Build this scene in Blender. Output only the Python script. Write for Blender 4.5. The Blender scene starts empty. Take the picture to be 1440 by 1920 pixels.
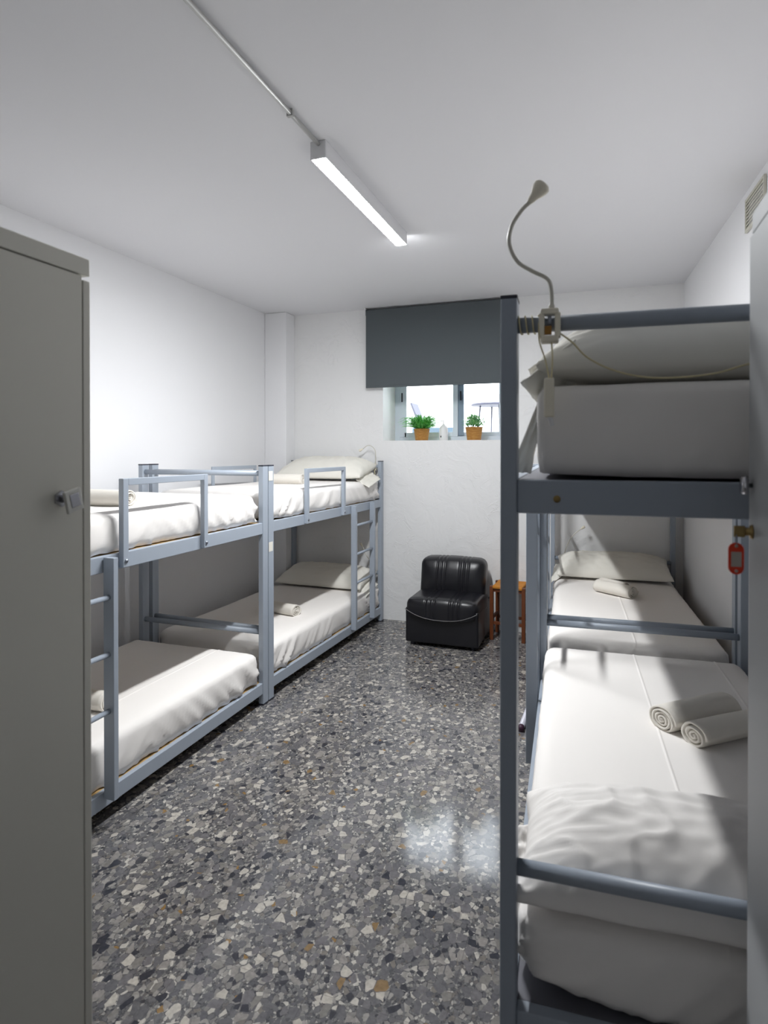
import bpy, bmesh, math, random
from mathutils import Vector, Matrix, noise, Euler

random.seed(7)
S = bpy.context.scene
COL = S.collection
R = math.radians
PI = math.pi

# ------------------------------------------------------------------ camera
cam_d = bpy.data.cameras.new('camera')
cam = bpy.data.objects.new('camera', cam_d)
COL.objects.link(cam)
S.camera = cam
cam_d.sensor_fit = 'HORIZONTAL'
cam_d.sensor_width = 36.0
cam_d.lens = 36.0 * 1140 / 1440
PITCH = 0.4
cam_d.shift_y = -(112 - 1140 * math.tan(R(PITCH))) / 1440
cam.location = (0, 0, 1.58)
cam.rotation_euler = (R(90 - PITCH), 0, R(19.51))
cam_d.clip_start = 0.05
cam_d.dof.use_dof = True
cam_d.dof.focus_distance = 4.0
cam_d.dof.aperture_fstop = 5.6

# ------------------------------------------------------------------ world, exposure
w = bpy.data.worlds.new('world')
S.world = w
w.use_nodes = True
bg = w.node_tree.nodes['Background']
bg.inputs[0].default_value = (0.86, 0.93, 1.0, 1)
bg.inputs[1].default_value = 0.8
LAMP_EMIT = 36.0
S.view_settings.view_transform = 'Standard'
S.view_settings.look = 'None'
S.view_settings.gamma = 1.0
S.view_settings.use_curve_mapping = False
S.view_settings.exposure = 3.12
S.render.film_transparent = False


# ------------------------------------------------------------------ materials
def srgb(r, g, b):
    f = lambda c: (c / 255 / 12.92) if c / 255 <= 0.04045 else ((c / 255 + 0.055) / 1.055) ** 2.4
    return (f(r), f(g), f(b), 1)


def new_mat(name, col, rough=0.5, metal=0.0, spec=0.5):
    m = bpy.data.materials.new(name)
    m.use_nodes = True
    b = m.node_tree.nodes['Principled BSDF']
    b.inputs['Base Color'].default_value = col
    b.inputs['Roughness'].default_value = rough
    b.inputs['Metallic'].default_value = metal
    b.inputs['Specular IOR Level'].default_value = spec
    return m, m.node_tree, b


def N(nt, typ, **kw):
    n = nt.nodes.new(typ)
    for k, v in kw.items():
        setattr(n, k, v)
    return n


def add_noise_bump(m, scale=40, strength=0.2, dist=0.002, detail=4, stretch=(1, 1, 1), colour_var=0.0):
    nt = m.node_tree
    b = nt.nodes['Principled BSDF']
    tc = N(nt, 'ShaderNodeTexCoord')
    mp = N(nt, 'ShaderNodeMapping')
    mp.inputs['Scale'].default_value = stretch
    nz = N(nt, 'ShaderNodeTexNoise')
    nz.inputs['Scale'].default_value = scale
    nz.inputs['Detail'].default_value = detail
    bp = N(nt, 'ShaderNodeBump')
    bp.inputs['Strength'].default_value = strength
    bp.inputs['Distance'].default_value = dist
    nt.links.new(tc.outputs['Object'], mp.inputs[0])
    nt.links.new(mp.outputs[0], nz.inputs['Vector'])
    nt.links.new(nz.outputs['Fac'], bp.inputs['Height'])
    nt.links.new(bp.outputs[0], b.inputs['Normal'])
    if colour_var:
        base = b.inputs['Base Color'].default_value[:]
        mx = N(nt, 'ShaderNodeMix', data_type='RGBA')
        nz2 = N(nt, 'ShaderNodeTexNoise')
        nz2.inputs['Scale'].default_value = 3.0
        nz2.inputs['Detail'].default_value = 5
        nt.links.new(tc.outputs['Object'], nz2.inputs['Vector'])
        nt.links.new(nz2.outputs['Fac'], mx.inputs[0])
        mx.inputs[6].default_value = [c * (1 - colour_var) for c in base[:3]] + [1]
        mx.inputs[7].default_value = [min(1, c * (1 + colour_var)) for c in base[:3]] + [1]
        nt.links.new(mx.outputs[2], b.inputs['Base Color'])
    return m


def mk(name, rgb, rough=0.5, metal=0.0, spec=0.5, bump=None, cv=0.0):
    m, nt, b = new_mat(name, srgb(*rgb), rough, metal, spec)
    if bump:
        add_noise_bump(m, *bump, colour_var=cv)
    return m


M = {}
M['metal_left'] = mk('blue_grey_paint', (163, 172, 184), 0.38, 0.0, 0.5, (220, 0.06, 0.001), 0.03)
M['metal_right'] = mk('slate_grey_paint', (154, 163, 175), 0.40, 0.0, 0.5, (220, 0.06, 0.001), 0.03)
M['cap'] = mk('dark_plastic_cap', (42, 44, 56), 0.5)
M['bolt'] = mk('zinc_bolt', (150, 155, 165), 0.3, 0.8)
M['brass'] = mk('brass', (150, 128, 84), 0.35, 0.8)
M['nickel'] = mk('nickel', (196, 196, 190), 0.35, 0.35)
M['chrome'] = mk('chrome', (190, 190, 195), 0.18, 1.0)
M['sheet'] = mk('white_cotton', (245, 241, 237), 0.9, 0, 0.2, (420, 0.12, 0.001), 0.012)
M['pillow'] = mk('ivory_cotton', (236, 233, 224), 0.92, 0, 0.2, (420, 0.12, 0.001), 0.012)
M['towel'] = mk('terry', (238, 233, 224), 1.0, 0, 0.1, (700, 0.6, 0.003), 0.03)
M['ply'] = mk('plywood', (178, 148, 100), 0.7, 0, 0.3, (60, 0.2, 0.001), 0.1)
M['base_grey'] = mk('grey_base_board', (96, 96, 104), 0.6)
M['black'] = mk('black_gap', (18, 18, 20), 0.8)
M['locker_left'] = mk('warm_grey_enamel', (212, 210, 200), 0.42, 0, 0.4, (300, 0.08, 0.0008), 0.02)
M['locker_right'] = mk('cool_grey_enamel', (178, 180, 182), 0.42, 0, 0.4, (300, 0.08, 0.0008), 0.02)
M['leather'] = mk('black_leatherette', (24, 24, 29), 0.33, 0, 0.5, (260, 0.18, 0.001))
M['piping'] = mk('grey_piping', (120, 118, 118), 0.5)
M['wood'] = mk('varnished_wood', (108, 58, 30), 0.42, 0, 0.5, (40, 0.2, 0.001, 4, (1, 1, 0.15)), 0.15)
M['rush'] = mk('orange_rush_weave', (198, 130, 50), 0.7, 0, 0.3, (120, 0.6, 0.003), 0.15)
M['blind'] = mk('charcoal_blind_fabric', (91, 97, 100), 0.85, 0, 0.2, (500, 0.15, 0.0006), 0.03)
M['alu'] = mk('white_lacquered_aluminium', (214, 222, 232), 0.4)
M['alu_dark'] = mk('grey_window_stile', (128, 146, 164), 0.4)
M['cream'] = mk('cream_plastic', (238, 231, 212), 0.45)
M['amber'] = mk('amber_insert', (150, 104, 30), 0.4)
M['goose'] = mk('grey_gooseneck', (208, 205, 194), 0.4)
M['cable'] = mk('yellowed_cable', (214, 202, 160), 0.5)
M['red'] = mk('red_orange_plastic', (232, 58, 18), 0.35)
M['paper'] = mk('pale_paper_label', (190, 180, 170), 0.8)
M['white_plastic'] = mk('white_plastic', (235, 235, 235), 0.4)
M['sticker'] = mk('cream_sticker', (236, 233, 222), 0.7, 0, 0.3, (60, 0.1, 0.0005), 0.08)
M['soil'] = mk('dark_soil', (50, 38, 28), 0.95)
M['fixture'] = mk('white_fixture', (222, 222, 224), 0.45)
M['conduit'] = mk('grey_pvc_conduit', (176, 176, 174), 0.5)
M['grille'] = mk('cream_vent', (205, 203, 190), 0.5)
M['tube'] = mk('white_pole', (214, 214, 226), 0.35)
M['tube_end'] = mk('plum_end', (60, 30, 52), 0.5)
M['terrace'] = mk('terrace_paving', (215, 214, 210), 0.9)
M['outwall'] = mk('white_render_outside', (240, 240, 238), 0.9)
M['patio'] = mk('grey_patio_paint', (64, 64, 78), 0.6)
M['planter'] = mk('blue_grey_planter', (70, 86, 98), 0.6)
M['ink'] = mk('dark_ink', (40, 55, 60), 0.6)


def glass_mat():
    m = bpy.data.materials.new('window_glass')
    m.use_nodes = True
    nt = m.node_tree
    nt.nodes.clear()
    o = N(nt, 'ShaderNodeOutputMaterial')
    t = N(nt, 'ShaderNodeBsdfTransparent')
    g = N(nt, 'ShaderNodeBsdfGlossy')
    g.inputs['Roughness'].default_value = 0.02
    mx = N(nt, 'ShaderNodeMixShader')
    fr = N(nt, 'ShaderNodeFresnel')
    fr.inputs[0].default_value = 1.3
    nt.links.new(fr.outputs[0], mx.inputs[0])
    nt.links.new(t.outputs[0], mx.inputs[1])
    nt.links.new(g.outputs[0], mx.inputs[2])
    nt.links.new(mx.outputs[0], o.inputs[0])
    return m


M['glass'] = glass_mat()


def emit_mat(name='lit_diffuser', st=LAMP_EMIT):
    m, nt, b = new_mat(name, (0.9, 0.9, 0.9, 1), 0.4)
    b.inputs['Emission Color'].default_value = (0.965, 0.985, 1.0, 1)
    b.inputs['Emission Strength'].default_value = st
    return m


M['emit'] = emit_mat()


def wall_mat(name, rgb, rough_plaster=True, strength=0.5):
    m, nt, b = new_mat(name, srgb(*rgb), 0.75, 0, 0.25)
    tc = N(nt, 'ShaderNodeTexCoord')
    n1 = N(nt, 'ShaderNodeTexNoise')
    n1.inputs['Scale'].default_value = 5.0 if rough_plaster else 2.5
    n1.inputs['Detail'].default_value = 6
    n1.inputs['Distortion'].default_value = 1.4 if rough_plaster else 0.0
    nt.links.new(tc.outputs['Object'], n1.inputs['Vector'])
    bp = N(nt, 'ShaderNodeBump')
    bp.inputs['Strength'].default_value = strength
    bp.inputs['Distance'].default_value = 0.020 if rough_plaster else 0.004
    if rough_plaster:
        # trowel ridges: thin bands where the noise crosses its middle value
        mt = N(nt, 'ShaderNodeMath', operation='SUBTRACT')
        mt.inputs[1].default_value = 0.5
        ab = N(nt, 'ShaderNodeMath', operation='ABSOLUTE')
        mr = N(nt, 'ShaderNodeMapRange')
        mr.inputs[1].default_value = 0.0
        mr.inputs[2].default_value = 0.018
        mr.inputs[3].default_value = 1.0
        mr.inputs[4].default_value = 0.0
        nt.links.new(n1.outputs['Fac'], mt.inputs[0])
        nt.links.new(mt.outputs[0], ab.inputs[0])
        nt.links.new(ab.outputs[0], mr.inputs[0])
        n2 = N(nt, 'ShaderNodeTexNoise')
        n2.inputs['Scale'].default_value = 4.0
        n2.inputs['Detail'].default_value = 2
        nt.links.new(tc.outputs['Object'], n2.inputs['Vector'])
        r2 = N(nt, 'ShaderNodeMapRange')
        r2.inputs[1].default_value = 0.48
        r2.inputs[2].default_value = 0.62
        nt.links.new(n2.outputs['Fac'], r2.inputs[0])
        mu = N(nt, 'ShaderNodeMath', operation='MULTIPLY')
        nt.links.new(mr.outputs[0], mu.inputs[0])
        nt.links.new(r2.outputs[0], mu.inputs[1])
        ad = N(nt, 'ShaderNodeMath', operation='MULTIPLY_ADD')
        ad.inputs[1].default_value = 0.45
        nt.links.new(mu.outputs[0], ad.inputs[0])
        nt.links.new(n1.outputs['Fac'], ad.inputs[2])
        nt.links.new(ad.outputs[0], bp.inputs['Height'])
    else:
        nt.links.new(n1.outputs['Fac'], bp.inputs['Height'])
    nt.links.new(bp.outputs[0], b.inputs['Normal'])
    return m


M['wall_plaster'] = wall_mat('rough_white_plaster', (238, 238, 238), True, 0.36)
M['wall_smooth'] = wall_mat('smooth_white_paint', (240, 240, 242), False, 0.25)
M['ceiling'] = wall_mat('ceiling_paint', (228, 228, 231), False, 0.12)


def terrazzo():
    m, nt, b = new_mat('grey_terrazzo', (0.2, 0.2, 0.2, 1), 0.16, 0, 0.5)
    tc = N(nt, 'ShaderNodeTexCoord')
    wn = N(nt, 'ShaderNodeTexNoise')
    wn.inputs['Scale'].default_value = 30
    wn.inputs['Detail'].default_value = 2
    nt.links.new(tc.outputs['Object'], wn.inputs['Vector'])
    vs = N(nt, 'ShaderNodeVectorMath', operation='SUBTRACT')
    vs.inputs[1].default_value = (0.5, 0.5, 0.5)
    nt.links.new(wn.outputs['Color'], vs.inputs[0])
    sc = N(nt, 'ShaderNodeVectorMath', operation='SCALE')
    sc.inputs['Scale'].default_value = 0.010
    nt.links.new(vs.outputs[0], sc.inputs[0])
    ad = N(nt, 'ShaderNodeVectorMath', operation='ADD')
    nt.links.new(tc.outputs['Object'], ad.inputs[0])
    nt.links.new(sc.outputs[0], ad.inputs[1])

    # cement matrix with fine grit
    gn = N(nt, 'ShaderNodeTexNoise')
    gn.inputs['Scale'].default_value = 190
    gn.inputs['Detail'].default_value = 3
    nt.links.new(tc.outputs['Object'], gn.inputs['Vector'])
    cr = N(nt, 'ShaderNodeValToRGB')
    cr.color_ramp.elements[0].position = 0.35
    cr.color_ramp.elements[0].color = srgb(68, 68, 73)
    cr.color_ramp.elements[1].position = 0.68
    cr.color_ramp.elements[1].color = srgb(120, 119, 120)
    nt.links.new(gn.outputs['Fac'], cr.inputs[0])
    cur = cr.outputs[0]

    def layer(scale, keep, edge, cols, cur, offs):
        mp = N(nt, 'ShaderNodeMapping')
        mp.inputs['Location'].default_value = (offs, offs * 1.7, 0)
        mp.inputs['Rotation'].default_value = (0, 0, offs)
        mp.inputs['Scale'].default_value = (1, 0.82, 1)
        nt.links.new(ad.outputs[0], mp.inputs[0])
        v1 = N(nt, 'ShaderNodeTexVoronoi', voronoi_dimensions='2D')
        v1.inputs['Scale'].default_value = scale
        v2 = N(nt, 'ShaderNodeTexVoronoi', voronoi_dimensions='2D', feature='DISTANCE_TO_EDGE')
        v2.inputs['Scale'].default_value = scale
        nt.links.new(mp.outputs[0], v1.inputs['Vector'])
        nt.links.new(mp.outputs[0], v2.inputs['Vector'])
        sp = N(nt, 'ShaderNodeSeparateColor')
        nt.links.new(v1.outputs['Color'], sp.inputs[0])
        rmp = N(nt, 'ShaderNodeValToRGB')
        rmp.color_ramp.interpolation = 'CONSTANT'
        el = rmp.color_ramp.elements
        el[0].position = 0
        el[0].color = srgb(*cols[0][1])
        el[1].position = cols[1][0]
        el[1].color = srgb(*cols[1][1])
        for p, c in cols[2:]:
            e = el.new(p)
            e.color = srgb(*c)
        nt.links.new(sp.outputs[0], rmp.inputs[0])
        # veining inside each stone
        vn = N(nt, 'ShaderNodeTexNoise')
        vn.inputs['Scale'].default_value = 70
        vn.inputs['Detail'].default_value = 4
        nt.links.new(tc.outputs['Object'], vn.inputs['Vector'])
        vr = N(nt, 'ShaderNodeMapRange')
        vr.inputs[1].default_value = 0.3
        vr.inputs[2].default_value = 0.7
        vr.inputs[3].default_value = 0.78
        vr.inputs[4].default_value = 1.12
        nt.links.new(vn.outputs['Fac'], vr.inputs[0])
        mulc = N(nt, 'ShaderNodeVectorMath', operation='SCALE')
        nt.links.new(rmp.outputs[0], mulc.inputs[0])
        nt.links.new(vr.outputs[0], mulc.inputs['Scale'])
        # stone mask: chosen cells, inset by a random amount from the cell edge
        k = N(nt, 'ShaderNodeMath', operation='LESS_THAN')
        k.inputs[1].default_value = keep
        nt.links.new(sp.outputs[1], k.inputs[0])
        eb = N(nt, 'ShaderNodeMath', operation='MULTIPLY_ADD')
        eb.inputs[1].default_value = edge * 1.6
        eb.inputs[2].default_value = edge * 0.35
        nt.links.new(sp.outputs[2], eb.inputs[0])
        g = N(nt, 'ShaderNodeMath', operation='GREATER_THAN')
        nt.links.new(v2.outputs['Distance'], g.inputs[0])
        nt.links.new(eb.outputs[0], g.inputs[1])
        mk_ = N(nt, 'ShaderNodeMath', operation='MULTIPLY')
        nt.links.new(k.outputs[0], mk_.inputs[0])
        nt.links.new(g.outputs[0], mk_.inputs[1])
        mx = N(nt, 'ShaderNodeMix', data_type='RGBA')
        nt.links.new(mk_.outputs[0], mx.inputs[0])
        nt.links.new(cur, mx.inputs[6])
        nt.links.new(mulc.outputs[0], mx.inputs[7])
        return mx.outputs[2]

    small = [(0, (128, 127, 127)), (0.3, (158, 155, 151)), (0.5, (96, 96, 100)), (0.62, (196, 191, 184)),
             (0.74, (116, 112, 110)), (0.92, (74, 74, 80))]
    mid = [(0, (116, 115, 117)), (0.22, (168, 164, 159)), (0.40, (106, 105, 109)), (0.56, (144, 140, 138)),
           (0.72, (208, 202, 193)), (0.84, (68, 69, 76)), (0.91, (134, 128, 122)), (0.985, (156, 124, 80))]
    big = [(0, (114, 113, 116)), (0.25, (160, 155, 151)), (0.45, (126, 123, 126)), (0.64, (206, 199, 189)),
           (0.76, (66, 67, 75)), (0.85, (142, 138, 134)), (0.985, (150, 124, 90))]
    cur = layer(120, 0.75, 0.06, small, cur, 0.0)
    cur = layer(58, 0.62, 0.06, mid, cur, 3.1)
    cur = layer(36, 0.42, 0.06, big, cur, 7.7)
    # tile joints every 40 cm, barely visible
    sx = N(nt, 'ShaderNodeSeparateXYZ')
    nt.links.new(tc.outputs['Object'], sx.inputs[0])
    masks = []
    for ax in (0, 1):
        md = N(nt, 'ShaderNodeMath', operation='PINGPONG')
        md.inputs[1].default_value = 0.2
        nt.links.new(sx.outputs[ax], md.inputs[0])
        lt = N(nt, 'ShaderNodeMath', operation='LESS_THAN')
        lt.inputs[1].default_value = 0.0009
        nt.links.new(md.outputs[0], lt.inputs[0])
        masks.append(lt)
    mm = N(nt, 'ShaderNodeMath', operation='MAXIMUM')
    nt.links.new(masks[0].outputs[0], mm.inputs[0])
    nt.links.new(masks[1].outputs[0], mm.inputs[1])
    mh = N(nt, 'ShaderNodeMath', operation='MULTIPLY')
    mh.inputs[1].default_value = 0.45
    nt.links.new(mm.outputs[0], mh.inputs[0])
    mx = N(nt, 'ShaderNodeMix', data_type='RGBA')
    nt.links.new(mh.outputs[0], mx.inputs[0])
    nt.links.new(cur, mx.inputs[6])
    mx.inputs[7].default_value = srgb(70, 70, 72)
    dk = N(nt, 'ShaderNodeVectorMath', operation='SCALE')
    dk.inputs['Scale'].default_value = 0.78
    nt.links.new(mx.outputs[2], dk.inputs[0])
    nt.links.new(dk.outputs[0], b.inputs['Base Color'])
    # slightly uneven polish
    rn = N(nt, 'ShaderNodeTexNoise')
    rn.inputs['Scale'].default_value = 5
    rn.inputs['Detail'].default_value = 4
    nt.links.new(tc.outputs['Object'], rn.inputs['Vector'])
    rr = N(nt, 'ShaderNodeMapRange')
    rr.inputs[3].default_value = 0.07
    rr.inputs[4].default_value = 0.15
    nt.links.new(rn.outputs['Fac'], rr.inputs[0])
    nt.links.new(rr.outputs[0], b.inputs['Roughness'])
    bp = N(nt, 'ShaderNodeBump')
    bp.inputs['Strength'].default_value = 0.05
    bp.inputs['Distance'].default_value = 0.002
    nt.links.new(rn.outputs['Fac'], bp.inputs['Height'])
    nt.links.new(bp.outputs[0], b.inputs['Normal'])
    return m


M['terrazzo'] = terrazzo()


def basket_mat():
    m, nt, b = new_mat('woven_basket', srgb(196, 138, 62), 0.7)
    tc = N(nt, 'ShaderNodeTexCoord')
    ck = N(nt, 'ShaderNodeTexBrick')
    ck.inputs['Scale'].default_value = 1
    ck.inputs['Color1'].default_value = srgb(214, 160, 84)
    ck.inputs['Color2'].default_value = srgb(186, 126, 52)
    ck.inputs['Mortar'].default_value = srgb(120, 78, 30)
    ck.inputs['Mortar Size'].default_value = 0.0009
    ck.inputs['Brick Width'].default_value = 0.012
    ck.inputs['Row Height'].default_value = 0.007
    nt.links.new(tc.outputs['UV'], ck.inputs['Vector'])
    nt.links.new(ck.outputs['Color'], b.inputs['Base Color'])
    bp = N(nt, 'ShaderNodeBump')
    bp.inputs['Strength'].default_value = 0.6
    bp.inputs['Distance'].default_value = 0.002
    nt.links.new(ck.outputs['Fac'], bp.inputs['Height'])
    bp.invert = True
    nt.links.new(bp.outputs[0], b.inputs['Normal'])
    return m


M['basket'] = basket_mat()


def leaf_mat(name, c1, c2):
    m, nt, b = new_mat(name, srgb(*c1), 0.5)
    tc = N(nt, 'ShaderNodeTexCoord')
    n = N(nt, 'ShaderNodeTexNoise')
    n.inputs['Scale'].default_value = 40
    nt.links.new(tc.outputs['Object'], n.inputs['Vector'])
    cr = N(nt, 'ShaderNodeValToRGB')
    cr.color_ramp.elements[0].position = 0.4
    cr.color_ramp.elements[1].position = 0.6
    cr.color_ramp.elements[0].color = srgb(*c1)
    cr.color_ramp.elements[1].color = srgb(*c2)
    nt.links.new(n.outputs['Fac'], cr.inputs[0])
    nt.links.new(cr.outputs[0], b.inputs['Base Color'])
    b.inputs['Subsurface Weight'].default_value = 0.0
    return m


M['leaf'] = leaf_mat('bright_leaf', (70, 176, 76), (136, 218, 110))
M['leaf2'] = leaf_mat('dark_leaf', (66, 138, 84), (128, 186, 104))


# ------------------------------------------------------------------ object helpers
def obj(name, bm, mat, parent=None, smooth=False, bevel=0.0, seg=2):
    me = bpy.data.meshes.new(name)
    bmesh.ops.recalc_face_normals(bm, faces=bm.faces[:])
    bm.to_mesh(me)
    bm.free()
    me.materials.append(mat)
    if smooth:
        for p in me.polygons:
            p.use_smooth = True
    o = bpy.data.objects.new(name, me)
    COL.objects.link(o)
    if parent is not None:
        o.parent = parent
    if bevel:
        md = o.modifiers.new('bevel', 'BEVEL')
        md.width = bevel
        md.segments = seg
        md.limit_method = 'ANGLE'
        md.harden_normals = False
    return o


def tag(o, label, cat, group=None, kind=None):
    o['label'] = label
    o['category'] = cat
    if group:
        o['group'] = group
    if kind:
        o['kind'] = kind
    return o


def struct(o):
    o['kind'] = 'structure'
    return o


def thing(name, label, cat, loc=(0, 0, 0), rz=0.0, group=None):
    o = bpy.data.objects.new(name, None)
    o.empty_display_size = 0.05
    COL.objects.link(o)
    o.location = loc
    o.rotation_euler = (0, 0, rz)
    return tag(o, label, cat, group)


def box(bm, x0, x1, y0, y1, z0, z1):
    vs = [bm.verts.new((x, y, z)) for x in (x0, x1) for y in (y0, y1) for z in (z0, z1)]
    for f in ((0, 1, 3, 2), (4, 6, 7, 5), (0, 4, 5, 1), (2, 3, 7, 6), (0, 2, 6, 4), (1, 5, 7, 3)):
        bm.faces.new([vs[i] for i in f])
    return vs


def bx(*a):
    bm = bmesh.new()
    box(bm, *a)
    return bm


def tube(bm, pts, r, seg=12, radii=None, caps=True):
    pts = [Vector(p) for p in pts]
    rings = []
    up = None
    for i, p in enumerate(pts):
        if i == 0:
            t = pts[1] - pts[0]
        elif i == len(pts) - 1:
            t = pts[-1] - pts[-2]
        else:
            t = pts[i + 1] - pts[i - 1]
        t.normalize()
        if up is None:
            up = Vector((0, 0, 1)) if abs(t.z) < 0.9 else Vector((1, 0, 0))
        a = (up - t * up.dot(t)).normalized()
        up = a
        b = t.cross(a)
        rr = radii[i] if radii else r
        rings.append([bm.verts.new(p + (a * math.cos(2 * PI * k / seg) + b * math.sin(2 * PI * k / seg)) * rr)
                      for k in range(seg)])
    for i in range(len(rings) - 1):
        for k in range(seg):
            bm.faces.new((rings[i][k], rings[i][(k + 1) % seg], rings[i + 1][(k + 1) % seg], rings[i + 1][k]))
    if caps:
        bm.faces.new(rings[0][::-1])
        bm.faces.new(rings[-1])


def tb(pts, r, seg=12, radii=None):
    bm = bmesh.new()
    tube(bm, pts, r, seg, radii)
    return bm


def catmull(P, n=8):
    P = [Vector(p) for p in P]
    Q = [P[0] * 2 - P[1]] + P + [P[-1] * 2 - P[-2]]
    out = []
    for i in range(1, len(Q) - 2):
        for k in range(n):
            t = k / n
            a, b, c, d = Q[i - 1], Q[i], Q[i + 1], Q[i + 2]
            out.append(0.5 * ((2 * b) + (c - a) * t + (2 * a - 5 * b + 4 * c - d) * t * t +
                              (3 * b - a - 3 * c + d) * t ** 3))
    out.append(P[-1])
    return out


def lathe(bm, prof, seg=32, centre=(0, 0, 0), uv=False):
    cx, cy, cz = centre
    rings = []
    for r, z in prof:
        rings.append([bm.verts.new((cx + r * math.cos(2 * PI * k / seg), cy + r * math.sin(2 * PI * k / seg), cz + z))
                      for k in range(seg)])
    lay = bm.loops.layers.uv.new('UVMap') if uv else None
    for i in range(len(rings) - 1):
        for k in range(seg):
            k2 = (k + 1) % seg
            f = bm.faces.new((rings[i][k], rings[i][k2], rings[i + 1][k2], rings[i + 1][k]))
            if lay:
                rad = max(prof[i][0], 0.03)
                for lp, (kk, ii) in zip(f.loops, ((k, i), (k + 1, i), (k + 1, i + 1), (k, i + 1))):
                    lp[lay].uv = (kk / seg * 2 * PI * 0.07, prof[ii][1])
    bm.faces.new(rings[0][::-1])
    bm.faces.new(rings[-1])


def nz(x, y, z=0.0):
    return noise.noise(Vector((x, y, z)))


def ridged(x, y, z=0.0):
    return 1.0 - abs(nz(x, y, z)) * 2.2


# surface grid of a rounded box; disp(p, n) returns an offset vector
def soft_box(xs, ys, zs, r, disp=None, rb=None):
    x0, x1, y0, y1, z0, z1 = xs[0], xs[-1], ys[0], ys[-1], zs[0], zs[-1]
    bm = bmesh.new()
    V = {}
    nx, ny, nzz = len(xs) - 1, len(ys) - 1, len(zs) - 1

    def vert(i, j, k):
        key = (i, j, k)
        if key in V:
            return V[key]
        p = Vector((xs[i], ys[j], zs[k]))
        rt = r if p.z > (z0 + z1) / 2 else (rb if rb is not None else r)
        q = Vector((min(max(p.x, x0 + r), x1 - r), min(max(p.y, y0 + r), y1 - r), min(max(p.z, z0 + rt), z1 - rt)))
        d = p - q
        n = d.normalized() if d.length > 1e-9 else Vector((0, 0, 1))
        if rt == r or abs(d.z) < 1e-9:
            pp = q + n * r if d.length > 1e-9 else p
        else:
            dx = Vector((d.x, d.y, 0))
            h = dx.normalized() * r if dx.length > 1e-9 else Vector()
            pp = q + h * (1 - 0.3 * abs(d.z) / rt) + Vector((0, 0, math.copysign(rt, d.z)))
        # keep bottoms and flats planar
        if disp:
            pp = pp + disp(pp, n)
        V[key] = bm.verts.new(pp)
        return V[key]

    def quad(a, b, c, d):
        bm.faces.new((a, b, c, d))

    for i in range(nx):
        for j in range(ny):
            for k in (0, nzz):
                quad(vert(i, j, k), vert(i + 1, j, k), vert(i + 1, j + 1, k), vert(i, j + 1, k))
    for i in range(nx):
        for k in range(nzz):
            for j in (0, ny):
                quad(vert(i, j, k), vert(i + 1, j, k), vert(i + 1, j, k + 1), vert(i, j, k + 1))
    for j in range(ny):
        for k in range(nzz):
            for i in (0, nx):
                quad(vert(i, j, k), vert(i, j + 1, k), vert(i, j + 1, k + 1), vert(i, j, k + 1))
    return bm


def lin(a, b, step, extra=()):
    n = max(2, int(round((b - a) / step)))
    L = [a + (b - a) * i / n for i in range(n + 1)]
    # refine near the two ends so rounding is smooth
    L += [a + step * 0.25, a + step * 0.5, a + step * 0.75, b - step * 0.25, b - step * 0.5, b - step * 0.75]
    L += list(extra)
    return sorted(set(round(v, 5) for v in L))


# ------------------------------------------------------------------ bedding
def mattress(name, label, L, W, T, loc, rz, seed, step=0.03, creases=(), wr=1.0, group=None, rt=0.042, bulge=0.008, lift=0.012):
    ex = []
    for c in creases:
        ex += [c - 0.012, c - 0.006, c - 0.003, c, c + 0.003, c + 0.006, c + 0.012]
    xs = lin(-W / 2, W / 2, step, ex)
    ys = lin(-L / 2, L / 2, step)
    zs = lin(0, T, step * 0.7)

    def disp(p, n):
        t = min(max(p.z / T, 0), 1)
        h = math.hypot(n.x, n.y)
        out = Vector((0, 0, 0))
        if h > 0.3:
            # pulled folds on the side of the fitted sheet, stronger at corners and towards the hem
            al = p.y if abs(n.x) > abs(n.y) else p.x
            half = L / 2 if abs(n.x) > abs(n.y) else W / 2
            corner = max(0.0, 1 - (half - abs(al)) / 0.45)
            lean = 0.9 * (1 if al > 0 else -1)
            a = al + lean * p.z
            f1 = ridged(a * 7.5 + seed, p.z * 1.5, seed) ** 3
            f2 = ridged(a * 17 + seed * 2, p.z * 2.0, seed + 5) ** 2
            f3 = nz(al * 2.2 + seed, p.z * 3)
            amp = (0.013 * f1 + 0.007 * f2) * (1.15 - t) * (0.5 + 1.0 * corner) * wr + 0.006 * f3 * wr
            hn = Vector((n.x, n.y, 0)).normalized()
            out += hn * (amp + bulge * math.sin(PI * min(t, 1)))
            if t < 0.25:
                out += hn * (-0.009 * (1 - t / 0.25) * (0.6 + 0.4 * nz(al * 14 + seed, 1.0)))
                out.z += 0.006 * (1 - t / 0.25) * max(0, nz(al * 9 + seed, 3.0))
        if h > 0.1 or n.z < 0:
            out.z += lift * math.exp(-(max(0, W / 2 - abs(p.x)) + max(0, L / 2 - abs(p.y))) / 0.09) * max(0, 1 - t)
        if n.z > 0.3:
            z = 0.004 * nz(p.x * 2.6 + seed, p.y * 1.6) + 0.0016 * ridged(p.x * 5 + seed, p.y * 2.2 + p.x, 2.0)
            edge = max(0, 1 - min(W / 2 - abs(p.x), L / 2 - abs(p.y)) / 0.12)
            z -= 0.006 * edge ** 2
            for c in creases:
                z += 0.0028 * math.exp(-((p.x - c) / 0.0035) ** 2)
            out.z += z * n.z
        return out

    bm = soft_box(xs, ys, zs, rt, disp, 0.02)
    o = obj(name, bm, M['sheet'], None, True)
    o.location = loc
    o.rotation_euler = (0, 0, rz)
    return tag(o, label, 'mattress', group)


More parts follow.
